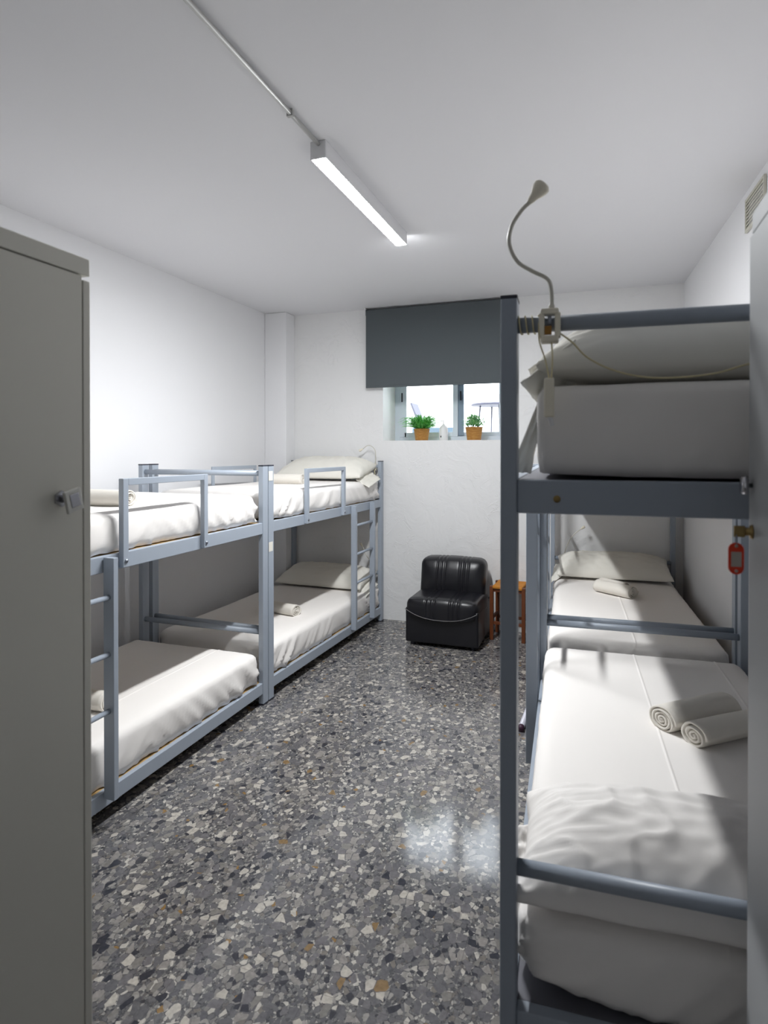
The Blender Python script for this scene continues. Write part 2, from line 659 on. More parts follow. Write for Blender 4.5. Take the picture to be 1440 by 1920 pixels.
def pillow_bm(L, W, T, seed, n=64, m=36, tilt=0.0, wr=1.0):
    # long axis x; a closed pillow with pinched corners and soft wrinkles
    bm = bmesh.new()
    top, bot = {}, {}
    for i in range(n + 1):
        for j in range(m + 1):
            u = -1 + 2 * i / n
            v = -1 + 2 * j / m
            u = math.sin(u * PI / 2) * 0.55 + u * 0.45
            v = math.sin(v * PI / 2) * 0.55 + v * 0.45
            pf = (max(0, 1 - abs(u) ** 4.0) ** 0.55) * (max(0, 1 - abs(v) ** 2.4) ** 0.62)
            x = u * L / 2 * (1 - 0.035 * (1 - v * v)) * (1 + 0.02 * nz(v * 3 + seed, 1))
            y = v * W / 2 * (1 - 0.05 * (1 - u * u) * abs(v)) * (1 + 0.02 * nz(u * 4 + seed, 2))
            wk = wr * (0.006 * ridged(u * 4 + seed, v * 2.5 + u, seed) ** 2 + 0.004 * nz(u * 9 + seed, v * 6) + 0.007 * abs(u) ** 2 * ridged(u * 3, v * 9 + seed, seed) ** 2)
            ew = 0.004 * nz(u * 16 + seed, v * 12 + 4) * (abs(u) ** 6 + abs(v) ** 6)
            zt = 0.76 * T * pf + wk * (0.3 + pf) + ew + 0.010
            zb = -0.24 * T * pf + ew * 0.3
            zoff = 0.24 * T
            if i in (0, n) or j in (0, m):
                zt = zb = 0.5 * (0.010) + ew
            top[i, j] = bm.verts.new((x, y, zt + zoff + tilt * (v + 1)))
            if i in (0, n) or j in (0, m):
                bot[i, j] = top[i, j]
            else:
                bot[i, j] = bm.verts.new((x, y, max(zb + zoff, 0.002) + tilt * (v + 1) * 0.8))
    for i in range(n):
        for j in range(m):
            bm.faces.new((top[i, j], top[i + 1, j], top[i + 1, j + 1], top[i, j + 1]))
            q = (bot[i, j + 1], bot[i + 1, j + 1], bot[i + 1, j], bot[i, j])
            if len(set(q)) == 4:
                try:
                    bm.faces.new(q)
                except ValueError:
                    pass
    return bm


def cloth_strip(pts_rows, thick=0.003):
    # rows of points (grid) -> sheet with thickness
    bm = bmesh.new()
    g = [[bm.verts.new(p) for p in row] for row in pts_rows]
    for i in range(len(g) - 1):
        for j in range(len(g[0]) - 1):
            bm.faces.new((g[i][j], g[i + 1][j], g[i + 1][j + 1], g[i][j + 1]))
    bmesh.ops.recalc_face_normals(bm, faces=bm.faces[:])
    bmesh.ops.solidify(bm, geom=bm.faces[:], thickness=thick)
    return bm


def flap(corners, nu=18, nv=18, seed=0, amp=0.010):
    # bilinear cloth patch, gently waved; corners a,b,c,d
    a, b, c, d = [Vector(p) for p in corners]
    rows = []
    nrm = (b - a).cross(d - a).normalized()
    for i in range(nu + 1):
        u = i / nu
        row = []
        for j in range(nv + 1):
            v = j / nv
            p = a * (1 - u) * (1 - v) + b * u * (1 - v) + c * u * v + d * (1 - u) * v
            row.append(p + nrm * amp * (nz(u * 3 + seed, v * 3 + seed) + 0.6 * nz(u * 8 + seed, v * 5 + seed) * (0.3 + u)))
        rows.append(row)
    return cloth_strip(rows)


def pillow(label, L, W, T, loc, rz, seed, tilt=0.0, flaps=None, n=64, m=36, group=None, mat='pillow', wr=1.0):
    t = thing('pillow', label, 'pillow', loc, rz, group)
    obj('cushion', pillow_bm(L, W, T, seed, n, m, tilt, wr), M[mat], t, True)
    for k, c in enumerate(flaps or []):
        obj('pillowcase_flap', flap(c, seed=seed + k), M[mat], t, True)
    return t


def roll_bm(L, rx, rz_, turns=4.0, seed=0, nl=14, squash_seed=0.0, thick_f=0.66):
    # towel rolled along its local x axis, spiral in the y-z plane
    bm = bmesh.new()
    nt_ = int(turns * 22)
    pitch = 1.0 / turns

    def prof(k):
        th = 2 * PI * turns * k / nt_
        ro = 0.06 + (1 - 0.06) * (k / nt_)
        ri = max(0.02, ro - pitch * thick_f)
        wob = 1 + 0.05 * nz(math.cos(th) * 1.5 + seed, math.sin(th) * 1.5, k * 0.02)
        return th, ro * wob, ri * wob

    G = []
    for s in range(nl + 1):
        x = -L / 2 + L * s / nl
        e = min(s, nl - s)
        ro_, ri_ = [], []
        for k in range(nt_ + 1):
            th, a, b = prof(k)
            puff = 1.0 + 0.03 * nz(x * 9 + seed, math.cos(th), math.sin(th))
            endj = 0.010 * nz(k * 0.09 + seed, 3.0) * (1 if s == 0 else (-1 if s == nl else 0))
            shr = 0.95 if e == 0 else 1.0
            mid = (a + b) / 2
            a2 = mid + (a - mid) * shr * (0.82 if e == 0 else 1)
            b2 = mid + (b - mid) * shr * (0.82 if e == 0 else 1)
            ro_.append(bm.verts.new((x + endj, math.cos(th) * a2 * rx * puff, math.sin(th) * a2 * rz_ * puff)))
            ri_.append(bm.verts.new((x + endj, math.cos(th) * b2 * rx * puff, math.sin(th) * b2 * rz_ * puff)))
        G.append((ro_, ri_))
    for s in range(nl):
        for k in range(nt_):
            for q in (0, 1):
                bm.faces.new((G[s][q][k], G[s][q][k + 1], G[s + 1][q][k + 1], G[s + 1][q][k]))
        for k in (0, nt_):
            bm.faces.new((G[s][0][k], G[s][1][k], G[s + 1][1][k], G[s + 1][0][k]))
    for s in (0, nl):
        for k in range(nt_):
            bm.faces.new((G[s][0][k], G[s][0][k + 1], G[s][1][k + 1], G[s][1][k]))
    zmin = min(v.co.z for v in bm.verts)
    # flatten where it rests
    lim = zmin + 0.12 * rz_
    for v in bm.verts:
        if v.co.z < lim:
            v.co.z = lim + (v.co.z - lim) * 0.3
    zmin = min(v.co.z for v in bm.verts)
    for v in bm.verts:
        v.co.z -= zmin
    return bm


def towel_roll(label, L, rx, rz_, loc, ang, seed, group=None, turns=4.0, care=False):
    o = obj('rolled_towel', roll_bm(L, rx, rz_, turns, seed), M['towel'], None, True)
    o.location = loc
    o.rotation_euler = (0, 0, ang)
    return tag(o, label, 'towel', group)


# ------------------------------------------------------------------ bunk bed
# local frame: x across (aisle side = sx), y along, head at y = hy * L/2
def bunk(label, loc, rz, L, W, mat, zlo, zup, H, zbl, zbu, sx, hy, ladder, guard, guard_back, lad_w, lad_t,
         lad_bot, stickers=(), base='ply'):
    t = thing('bunk_bed', label, 'bunk bed', loc, rz, 'grey metal bunk beds')
    px_, py_ = 0.034, 0.060
    for ax in (-1, 1):
        for ay in (-1, 1):
            x0 = ax * (W / 2) - (px_ if ax > 0 else 0)
            y0 = ay * (L / 2) - (py_ if ay > 0 else 0)
            leg = obj('leg', bx(x0, x0 + px_, y0, y0 + py_, 0.004, H - 0.006), mat, t, bevel=0.003)
            obj('end_cap', bx(x0 - .001, x0 + px_ + .001, y0 - .001, y0 + py_ + .001, H - 0.008, H), M['cap'], leg,
                bevel=0.002)
            obj('foot_cap', bx(x0 - .001, x0 + px_ + .001, y0 - .001, y0 + py_ + .001, 0.0, 0.012), M['cap'], leg,
                bevel=0.002)
            if (ax, ay) == (sx, -hy):
                for zs_ in stickers:
                    xx = x0 + (px_ if sx > 0 else 0)
                    obj('label_sticker', bx(min(xx, xx + sx * .0012), max(xx, xx + sx * .0012),
                                            y0 - 0.001, y0 + 0.046, zs_ - 0.03, zs_ + 0.03), M['sticker'], leg)
    for z, hgt in ((zlo, 0.068), (zup, 0.070)):
        for ax in (-1, 1):
            xa = ax * (W / 2 - 0.004)
            xb = ax * (W / 2 - 0.030)
            obj('side_rail', bx(min(xa, xb), max(xa, xb), -L / 2 + py_, L / 2 - py_, z - hgt, z), mat, t, bevel=0.003)
        for ay in (-1, 1):
            ya = ay * (L / 2 - 0.006)
            yb = ay * (L / 2 - 0.036)
            er = obj('end_rail', bx(-W / 2 + px_, W / 2 - px_, min(ya, yb), max(ya, yb), z - hgt, z), mat, t,
                     bevel=0.003)
            for bxx in (-W / 2 + 0.115, W / 2 - 0.115):
                yy = ay * (L / 2 - 0.006)
                obj('bolt', tb([(bxx, yy - ay * 0.002, z - hgt * 0.55), (bxx, yy + ay * 0.002, z - hgt * 0.55)], 0.0075, 12),
                    M['brass'], er, True)
        obj('bed_base', bx(-W / 2 + 0.031, W / 2 - 0.031, -L / 2 + 0.037, L / 2 - 0.037, z - 0.016, z - 0.002),
            M[base], t, bevel=0.002)
        for k in range(5):
            yk = -L / 2 + 0.25 + k * (L - 0.5) / 4
            obj('slat_support', bx(-W / 2 + 0.031, W / 2 - 0.031, yk - 0.015, yk + 0.015, z - 0.05, z - 0.017), mat, t)
    for ay in (-1, 1):
        y = ay * (L / 2 - 0.030)
        for z in (zbl, zbu):
            obj('end_bar', tb([(-W / 2 + px_ - .002, y, z), (W / 2 - px_ + .002, y, z)], 0.0165, 20), mat, t, True)
    # ladder hung on the aisle side
    y0, y1 = ladder
    xo = sx * (W / 2)
    xi = sx * (W / 2 + lad_w)
    bmL = bmesh.new()
    for yy in (y0, y1):
        box(bmL, min(xo, xi), max(xo, xi), yy - lad_t / 2, yy + lad_t / 2, lad_bot, zup - 0.004)
    lad = obj('ladder', bmL, mat, t, bevel=0.002)
    nr, top, gap = (3, 0.17, 0.24) if zup < 1.3 else (4, 0.315, 0.29)
    for k in range(nr):
        z = zup - top - k * gap
        xm = (xo + xi) / 2
        obj('rung', tb([(xm, y0, z), (xm, y1, z)], 0.011, 14), mat, lad, True)
    # guard rails: flat bar bent into an inverted U
    for side, gy in ((sx, guard), (-sx, guard_back)):
        if gy is None:
            continue
        g0, g1 = gy
        xa = side * (W / 2 - 0.004)
        xb = side * (W / 2 + 0.022)
        if side != sx:
            xb = side * (W / 2 + 0.008)
        a, b = min(xa, xb), max(xa, xb)
        zt = zup + 0.325
        bmG = bmesh.new()
        box(bmG, a, b, g0 - 0.016, g0 + 0.016, zup - 0.062, zt)
        box(bmG, a, b, g1 - 0.016, g1 + 0.016, zup - 0.062, zt)
        box(bmG, a, b, g0 + 0.016, g1 - 0.016, zt - 0.030, zt)
        gr = obj('guard_rail', bmG, mat, t, bevel=0.002)
        for gg in (g0, g1):
            xs_ = side * (abs(xb))
            obj('bolt', tb([(xs_ - side * .002, gg, zup - 0.035), (xs_ + side * 0.005, gg, zup - 0.035)], 0.009, 6),
                M['bolt'], gr, True)
    return t


# ================================================================== SETTING
WL, YB, CE = -3.10, 5.42, 2.94
RW = [(0.636, YB), (0.636 + (YB + 1.3) * 0.0466, -1.3)]
YF = -1.3


def prism(bm, poly, z0, z1):
    lo = [bm.verts.new((x, y, z0)) for x, y in poly]
    hi = [bm.verts.new((x, y, z1)) for x, y in poly]
    n = len(poly)
    for i in range(n):
        bm.faces.new((lo[i], lo[(i + 1) % n], hi[(i + 1) % n], hi[i]))
    bm.faces.new(lo[::-1])
    bm.faces.new(hi)


bm = bmesh.new()
prism(bm, [(WL - .2, YF - .2), (1.3, YF - .2), (1.3, YB + 0.05), (WL - .2, YB + 0.05)], -0.1, 0.0)
struct(obj('floor', bm, M['terrazzo']))
bm = bmesh.new()
prism(bm, [(WL - .2, YF - .2), (1.3, YF - .2), (1.3, YB + 0.05), (WL - .2, YB + 0.05)], CE, CE + 0.15)
struct(obj('ceiling', bm, M['ceiling']))
struct(obj('wall_left', bx(WL - .15, WL, YF - .2, YB + .5, 0, CE), M['wall_smooth']))
bm = bmesh.new()
prism(bm, [RW[1], (RW[1][0] + .2, YF), (RW[0][0] + .2, YB + .05), (RW[0][0], YB + .05)], 0, CE)
struct(obj('wall_right', bm, M['wall_smooth']))
struct(obj('wall_front', bx(WL, RW[1][0] + .1, YF - .15, YF, 0, CE), M['wall_smooth']))
WX0, WX1, WZ0, WZ1 = -1.93, -0.80, 1.69, 2.62
YW = YB + 0.50
bm = bmesh.new()
box(bm, WL - .15, WX0, YB, YW, 0, CE)
box(bm, WX1, 1.3, YB, YW, 0, CE)
box(bm, WX0, WX1, YB, YW, 0, WZ0)
box(bm, WX0, WX1, YB, YW, WZ1, CE)
struct(obj('wall_back', bm, M['wall_plaster']))
struct(obj('trim_1', bx(WL, -2.865, 5.24, YB + .001, 0, CE), M['wall_smooth'], bevel=0.008))

# window: sliding aluminium sashes at the outer side of the reveal
win = thing('window_1', 'white sliding aluminium window', 'window', (0, YW - 0.14, 0))
del win['label'], win['category']
struct(win)
bm = bmesh.new()
box(bm, WX0, WX0 + 0.05, 0.0, 0.07, WZ0, WZ1)
box(bm, WX1 - 0.05, WX1, 0.0, 0.07, WZ0, WZ1)
box(bm, WX0 + .05, WX1 - .05, 0.0, 0.07, WZ0, WZ0 + 0.045)
box(bm, WX0 + .05, WX1 - .05, 0.0, 0.07, WZ1 - 0.05, WZ1)
obj('window_frame', bm, M['alu'], win, bevel=0.003)
mx = (WX0 + WX1) / 2 + 0.045
for (a, b, yo, m_) in ((WX0 + 0.05, mx + 0.03, -0.005, 'alu'), (mx - 0.0, WX1 - 0.05, 0.035, 'alu')):
    bm = bmesh.new()
    sw = 0.05
    box(bm, a, a + sw + .02, yo, yo + 0.03, WZ0 + .04, WZ1 - .045)
    box(bm, b - sw, b, yo, yo + 0.03, WZ0 + .04, WZ1 - .045)
    box(bm, a + sw, b - sw, yo, yo + 0.03, WZ0 + .04, WZ0 + 0.085)
    box(bm, a + sw, b - sw, yo, yo + 0.03, WZ1 - 0.09, WZ1 - .045)
    sash = obj('sash', bm, M['alu'], win, bevel=0.003)
    obj('pane', bx(a + sw - .004, b - sw + .004, yo + 0.012, yo + 0.017, WZ0 + .08, WZ1 - .085), M['glass'], sash)
obj('sash_stile', bx(mx + 0.032, mx + 0.085, 0.005, 0.033, WZ0 + .05, WZ1 - .05), M['alu_dark'], win, bevel=0.002)
for xx in (WX0 + 0.075, mx + 0.058):
    obj('latch', bx(xx - 0.006, xx + 0.006, -0.012, 0.0, 2.08, 2.17), M['cap'], win, bevel=0.002)

# outside: terrace
struct(obj('floor_terrace', bx(-9, 9, YW + 0.02, 20, 1.40, 1.53), M['terrace']))
struct(obj('wall_terrace', bx(-9, 9, 19, 19.2, 1.53, 3.4), M['outwall']))

# ================================================================== BEDS
LA = dict(mat=M['metal_left'], zlo=0.14, zup=1.14, H=1.50, zbl=0.45, zbu=1.447)
A_loc, A_rz, A_L, A_W = (-2.45, 2.35, 0), 0.0, 2.04, 0.96
bunk('low blue-grey bunk bed nearest on the left, behind the left locker', A_loc, A_rz, A_L, A_W,
     sx=1, hy=-1, ladder=(1.62 - 2.35, 2.03 - 2.35), guard=(2.125 - 2.35, 2.70 - 2.35),
     guard_back=(1.95 - 2.35, 2.5 - 2.35), lad_w=0.055, lad_t=0.026, lad_bot=0.115, **LA)
B_rz = R(-1.7)
B_loc = (-2.42, 4.392, 0)
bunk('low blue-grey bunk bed in the far left corner by the back wall', B_loc, B_rz, 2.0, 0.96,
     sx=1, hy=1, ladder=(4.66 - 4.385, 5.06 - 4.385), guard=(3.87 - 4.385, 4.48 - 4.385),
     guard_back=(4.10 - 4.385, 4.70 - 4.385), lad_w=0.045, lad_t=0.03, lad_bot=0.11,
     stickers=(1.43, 0.98), **LA)
RA = dict(mat=M['metal_right'], zlo=0.40, zup=1.522, H=1.91, zbl=0.69, zbu=1.85)
C_rz = R(2.7)
C_loc = (0.2349, 2.3215, 0)
bunk('tall slate-grey bunk bed nearest on the right, next to the right locker', C_loc, C_rz, 2.02, 0.96,
     sx=-1, hy=-1, ladder=(0.66, 0.95), guard=None, guard_back=None, lad_w=0.052, lad_t=0.026, lad_bot=0.10, base='base_grey', **RA)
D_loc = (0.138, 4.372, 0)
bunk('tall slate-grey bunk bed in the far right corner by the back wall', D_loc, C_rz, 2.0, 0.96,
     sx=-1, hy=1, ladder=(0.28, 0.68), guard=(-0.45, 0.15), guard_back=None, lad_w=0.045, lad_t=0.03, lad_bot=0.10,
     **RA)


def on_bed(loc, rz, lx, ly, z):
    c, s = math.cos(rz), math.sin(rz)
    return (loc[0] + lx * c - ly * s, loc[1] + lx * s + ly * c, z)


mg = 'sheeted bunk mattresses'
mattress('mattress', 'white sheeted mattress on the top bunk of the near left bed', 1.87, 0.895, 0.175,
         on_bed(A_loc, A_rz, 0, -0.02, 1.145), A_rz, 1.3, 0.022, creases=(0.17,), wr=1.7)
mattress('mattress', 'white sheeted mattress on the bottom bunk of the near left bed', 1.87, 0.895, 0.20,
         on_bed(A_loc, A_rz, 0, -0.02, 0.145), A_rz, 4.7, 0.022, creases=(0.2,), wr=1.7)
mattress('mattress', 'white sheeted mattress on the top bunk of the far left bed', 1.86, 0.895, 0.175,
         on_bed(B_loc, B_rz, 0, 0.0, 1.145), B_rz, 8.1, 0.022, wr=2.0)
mattress('mattress', 'white sheeted mattress on the bottom bunk of the far left bed', 1.86, 0.895, 0.20,
         on_bed(B_loc, B_rz, 0, 0.0, 0.145), B_rz, 12.4, 0.022, wr=2.0)
mattress('mattress', 'white sheeted mattress on the top bunk of the near right bed', 1.91, 0.845, 0.200,
         on_bed(C_loc, C_rz, 0.018, 0.0, 1.527), C_rz, 15.2, 0.018, wr=0.35, rt=0.028, bulge=0.003)
mattress('mattress', 'white sheeted mattress on the bottom bunk of the near right bed',
         1.92, 0.88, 0.175, on_bed(C_loc, C_rz, 0.0, 0.0, 0.405), C_rz, 19.9, 0.015, creases=(-0.03, 0.33), wr=0.8, lift=0.07)
mattress('mattress', 'white sheeted mattress on the top bunk of the far right bed', 1.88, 0.86, 0.18,
         on_bed(D_loc, C_rz, 0, 0, 1.527), C_rz, 23.0, 0.03)
mattress('mattress', 'white sheeted mattress on the bottom bunk of the far right bed', 1.88, 0.87, 0.175,
         on_bed(D_loc, C_rz, 0, 0, 0.405), C_rz, 27.5, 0.018, creases=(0.0,), wr=1.3)

# pillows (local x across the bed)
pillow('ivory pillow against the back wall on the top bunk of the far left bed', 0.86, 0.40, 0.15,
       on_bed(B_loc, B_rz, 0.0, 0.76, 1.318), B_rz, 2.2, tilt=0.05,
       flaps=[[(0.38, -0.17, 0.02), (0.50, -0.16, -0.05), (0.50, 0.12, 0.02), (0.38, 0.15, 0.09)]])
pillow('ivory pillow against the back wall on the bottom bunk of the far left bed', 0.86, 0.40, 0.13,
       on_bed(B_loc, B_rz, 0.0, 0.76, 0.343), B_rz, 5.2, tilt=0.04,
       flaps=[[(0.38, -0.17, 0.02), (0.47, -0.16, -0.04), (0.47, 0.12, 0.02), (0.38, 0.15, 0.08)]])
pillow('ivory pillow on the bottom bunk of the near left bed, behind the locker', 0.84, 0.38, 0.13,
       on_bed(A_loc, A_rz, 0.0, -0.76, 0.343), A_rz, 6.1)
pillow('ivory pillow on the top bunk of the near left bed, behind the locker', 0.84, 0.38, 0.13,
       on_bed(A_loc, A_rz, 0.0, -0.76, 1.318), A_rz, 7.1)
pillow('ivory pillow on the bottom bunk of the far right bed, behind the single rolled towel', 0.84, 0.36, 0.13,
       on_bed(D_loc, C_rz, 0.0, 0.78, 0.58), C_rz, 9.4, tilt=0.045,
       flaps=[[(-0.38, -0.16, 0.03), (-0.47, -0.17, -0.03), (-0.45, 0.10, 0.06), (-0.38, 0.14, 0.09)]])
pillow('ivory pillow on the top bunk of the far right bed', 0.84, 0.36, 0.12,
       on_bed(D_loc, C_rz, 0.0, 0.76, 1.707), C_rz, 10.4)
pillow('big ivory pillow with folded case corners on the top bunk of the near right bed', 0.88, 0.42, 0.17,
       on_bed(C_loc, C_rz, 0.03, -0.74, 1.722), C_rz, 11.4, tilt=0.0, n=90, m=50,
       flaps=[[(-0.36, -0.185, 0.105), (-0.475, -0.195, 0.012), (-0.44, -0.12, -0.03), (-0.34, -0.10, 0.03)],
              [(-0.425, -0.19, 0.0), (-0.500, -0.155, -0.188), (-0.455, -0.150, -0.190), (-0.415, -0.19, -0.01)],
              [(-0.38, -0.05, 0.12), (-0.468, -0.06, 0.06), (-0.45, 0.02, 0.02), (-0.36, 0.04, 0.05)]])
pillow('big white pillow with draped case on the bottom bunk of the near right bed', 0.91, 0.42, 0.17,
       on_bed(C_loc, C_rz, 0.0, -0.775, 0.574), C_rz, 14.4, tilt=0.0, n=120, m=70, mat='sheet', wr=1.1,
       flaps=[[(-0.40, 0.12, 0.03), (-0.472, 0.10, 0.015), (-0.46, 0.03, -0.03), (-0.38, 0.0, 0.0)],
              [(-0.40, -0.03, 0.05), (-0.478, -0.08, 0.02), (-0.472, -0.15, -0.06), (-0.38, -0.13, -0.02)]])

# towels
tg = 'rolled towels on the beds'
towel_roll('cream rolled towel on the top bunk of the near left bed, beside the locker edge', 0.30, 0.060, 0.048,
           (-2.27, 2.33, 1.318), R(4), 1.0, tg)
towel_roll('cream rolled towel on the bottom bunk of the near left bed, beside the locker edge', 0.30, 0.062, 0.052,
           (-2.36, 2.28, 0.345), R(5), 2.0, tg)
towel_roll('bright white rolled towel on the top bunk of the far left bed', 0.30, 0.060, 0.050,
           (-2.44, 4.46, 1.317), R(6), 3.0, tg)
towel_roll('white rolled towel on the bottom bunk of the far left bed', 0.30, 0.062, 0.048,
           (-2.30, 4.13, 0.345), R(-12), 4.0, tg)
towel_roll('left of the two rolled towels on the near right bottom bunk, spiral end showing', 0.33, 0.066, 0.052,
           (0.335, 2.50, 0.578), R(42), 5.0, tg, 4.5)
towel_roll('right of the two rolled towels on the near right bottom bunk, partly behind the locker', 0.33, 0.060, 0.048,
           (0.43, 2.405, 0.578), R(40), 6.0, tg, 3.5)
towel_roll('front rolled towel on the bottom bunk of the far right bed', 0.29, 0.064, 0.050,
           (0.105, 4.56, 0.582), R(-38), 7.0, tg)
towel_roll('smaller rolled towel lying behind another on the bottom bunk of the far right bed', 0.22, 0.040, 0.042,
           (0.10, 4.72, 0.582), R(-40), 8.0, tg)


# ================================================================== READING LAMPS
def reading_lamp(label, base, neck, head_dir, s=1.0, coil=True, hang=True, ybar=0.0, hr=0.017):
    # base: where the clamp grips the bar; neck: local points; local x along the bar
    t = thing('reading_lamp', label, 'reading lamp', base, ybar, 'clip-on reading lamps')
    bm = bmesh.new()
    for x0, x1 in ((-0.022, -0.010), (0.010, 0.022)):
        box(bm, x0 * s, x1 * s, -0.024 * s, 0.012 * s, -0.030 * s, 0.020 * s)
    box(bm, -0.018 * s, 0.018 * s, -0.026 * s, 0.010 * s, 0.016 * s, 0.028 * s)
    box(bm, -0.018 * s, 0.018 * s, -0.026 * s, 0.004 * s, -0.042 * s, -0.028 * s)
    cl = obj('clamp', bm, M['cream'], t, bevel=0.003 * s)
    obj('jaw', bx(-0.010 * s, 0.004 * s, -0.0225 * s, -0.016 * s, -0.026 * s, -0.008 * s), M['amber'], cl)
    obj('spring', tb([(0.0, -0.021 * s, 0.012 * s), (0.0, -0.021 * s, -0.005 * s)], 0.004 * s, 8), M['bolt'], cl, True)
    pts = catmull(neck, 8)
    obj('gooseneck', tb(pts, 0.0042 * s, 10, [0.0065 * s if i < 4 else 0.0042 * s for i in range(len(pts))]),
        M['goose'], t, True)
    e = pts[-1]
    d = Vector(head_dir).normalized()
    prof = [(0.0, 0.005), (0.006, 0.007), (0.016, 0.009), (0.024, 0.013), (0.034, hr), (0.042, hr * 1.05), (0.046, hr * 0.85)]
    hp = [e + d * (a * s) for a, r in prof]
    obj('lamp_head', tb(hp, 0.01, 20, [r * s for a, r in prof]), M['cream'], t, True)
    return t


c27, s27 = math.cos(C_rz), math.sin(C_rz)
bar = on_bed(C_loc, C_rz, 0, -0.98, 1.85)


def barpt(x, dy=0.0, z=1.85):
    return (x, bar[1] + (x - bar[0]) * s27 + dy, z)


XC = -0.099
near = reading_lamp('clip-on reading lamp with S-curved gooseneck on the near right top bar', barpt(XC),
                    [(0.003, -0.006, 0.022), (0.004, -0.006, 0.060), (-0.004, -0.006, 0.092), (-0.036, -0.008, 0.112),
                     (-0.066, -0.010, 0.134), (-0.083, -0.012, 0.172), (-0.078, -0.014, 0.208), (-0.058, -0.016, 0.238),
                     (-0.042, -0.018, 0.252)], (0.62, 0.1, 0.78), ybar=C_rz)
# cable coils around the bar, hanging switch
bm = bmesh.new()
pts = []
for k in range(0, 80):
    a = k / 80 * 2 * PI * 3.4
    pts.append((-0.068 + 0.046 * k / 80, 0.019 * math.cos(a), 0.019 * math.sin(a)))
tube(bm, pts, 0.0016, 6)
tube(bm, catmull([(-0.022, -0.020, 0.0), (-0.020, -0.028, -0.04), (-0.008, -0.032, -0.08), (0.000, -0.033, -0.120)], 8), 0.0016, 6)
tube(bm, catmull([(0.004, -0.018, -0.040), (0.006, -0.030, -0.08), (0.004, -0.033, -0.120)], 8), 0.0016, 6)
tube(bm, catmull([(0.018, -0.018, -0.022), (0.045, -0.024, -0.045), (0.075, -0.026, -0.078), (0.125, -0.028, -0.106),
                  (0.185, -0.028, -0.122), (0.25, -0.028, -0.124), (0.31, -0.028, -0.118), (0.36, -0.028, -0.104),
                  (0.43, -0.028, -0.088)], 8), 0.0018, 6)
obj('cable', bm, M['cable'], near, True)
sw = obj('inline_switch', bx(-0.010, 0.010, -0.042, -0.028, -0.198, -0.118), M['cream'], near, bevel=0.003)
obj('cable_tail', tb(catmull([(0.000, -0.035, -0.196), (0.003, -0.035, -0.206), (0.006, -0.035, -0.216)], 6), 0.0045, 8),
    M['white_plastic'], near, True)


def far_lamp(label, base, neck, rz, hd=(-0.8, 0, -0.4)):
    t = reading_lamp(label, base, neck, hd, 0.9, ybar=rz, hr=0.012)
    obj('cable', tb(catmull([(0.0, -0.02, -0.03), (0.012, -0.028, -0.07), (-0.006, -0.026, -0.11), (0.012, -0.024, -0.15)], 6),
                    0.003, 6), M['cable'], t, True)
    return t


far_lamp('thin arched reading lamp clipped to the far left top headboard bar',
         on_bed(B_loc, B_rz, 0.405, 0.97, 1.447),
         [(0.003, 0, 0.02), (0.010, -0.005, 0.08), (0.006, -0.01, 0.15), (-0.025, -0.02, 0.19), (-0.065, -0.03, 0.195),
          (-0.105, -0.04, 0.165)], B_rz)
far_lamp('reading lamp clipped to the far left lower headboard bar',
         on_bed(B_loc, B_rz, 0.395, 0.97, 0.45),
         [(0.0, 0, 0.02), (0.008, -0.005, 0.06), (-0.02, -0.01, 0.10), (-0.07, -0.02, 0.16), (-0.10, -0.03, 0.24)], B_rz,
         (-0.4, 0, 0.6))
far_lamp('reading lamp leaning right on the far right lower headboard bar',
         on_bed(D_loc, C_rz, -0.37, 0.97, 0.69),
         [(0.0, 0, 0.02), (0.012, -0.005, 0.08), (0.035, -0.01, 0.14), (0.075, -0.015, 0.20), (0.13, -0.02, 0.25)], C_rz,
         (0.7, 0, 0.5))

# ================================================================== CEILING LIGHT
LX = -1.162
t = thing('ceiling_light', 'lit white linear batten light on the ceiling', 'ceiling light', (LX, 3.01, CE))
hl = 0.59
bm = bx(-0.037, 0.037, -hl, hl, -0.070, -0.0005)
box(bm, -0.037, -0.0335, -hl, hl, -0.0755, -0.070)
box(bm, 0.0335, 0.037, -hl, hl, -0.0755, -0.070)
obj('housing', bm, M['fixture'], t)
bm = bmesh.new()
prof = [(-0.033, -0.072), (-0.033, -0.0755), (-0.028, -0.0768), (-0.015, -0.0776), (0.0, -0.078), (0.015, -0.0776),
        (0.028, -0.0768), (0.033, -0.0755), (0.033, -0.072)]
ra = [bm.verts.new((x, -hl + 0.004, z)) for x, z in prof]
rb = [bm.verts.new((x, hl - 0.004, z)) for x, z in prof]
for i in range(len(prof) - 1):
    bm.faces.new((ra[i], ra[i + 1], rb[i + 1], rb[i]))
bm.faces.new(ra)
bm.faces.new(rb[::-1])
bm.faces.new((ra[0], rb[0], rb[-1], ra[-1]))
obj('diffuser', bm, M['emit'], t, False)
obj('end_plate', bx(-0.037, 0.037, -hl - 0.006, -hl, -0.078, -0.0005), M['fixture'], t, bevel=0.002)
t = thing('cable_conduit', 'thin grey conduit running along the ceiling to the light', 'conduit', (LX + 0.002, 0, CE))
obj('pipe', tb([(0, YF + 0.01, -0.014), (0, 3.01 - hl - 0.006, -0.014)], 0.0095, 12), M['conduit'], t, True)
for yy in (2.16, 0.9, -0.3):
    obj('clip', bx(-0.014, 0.014, yy - 0.008, yy + 0.008, -0.028, -0.0005), M['conduit'], t, bevel=0.002)

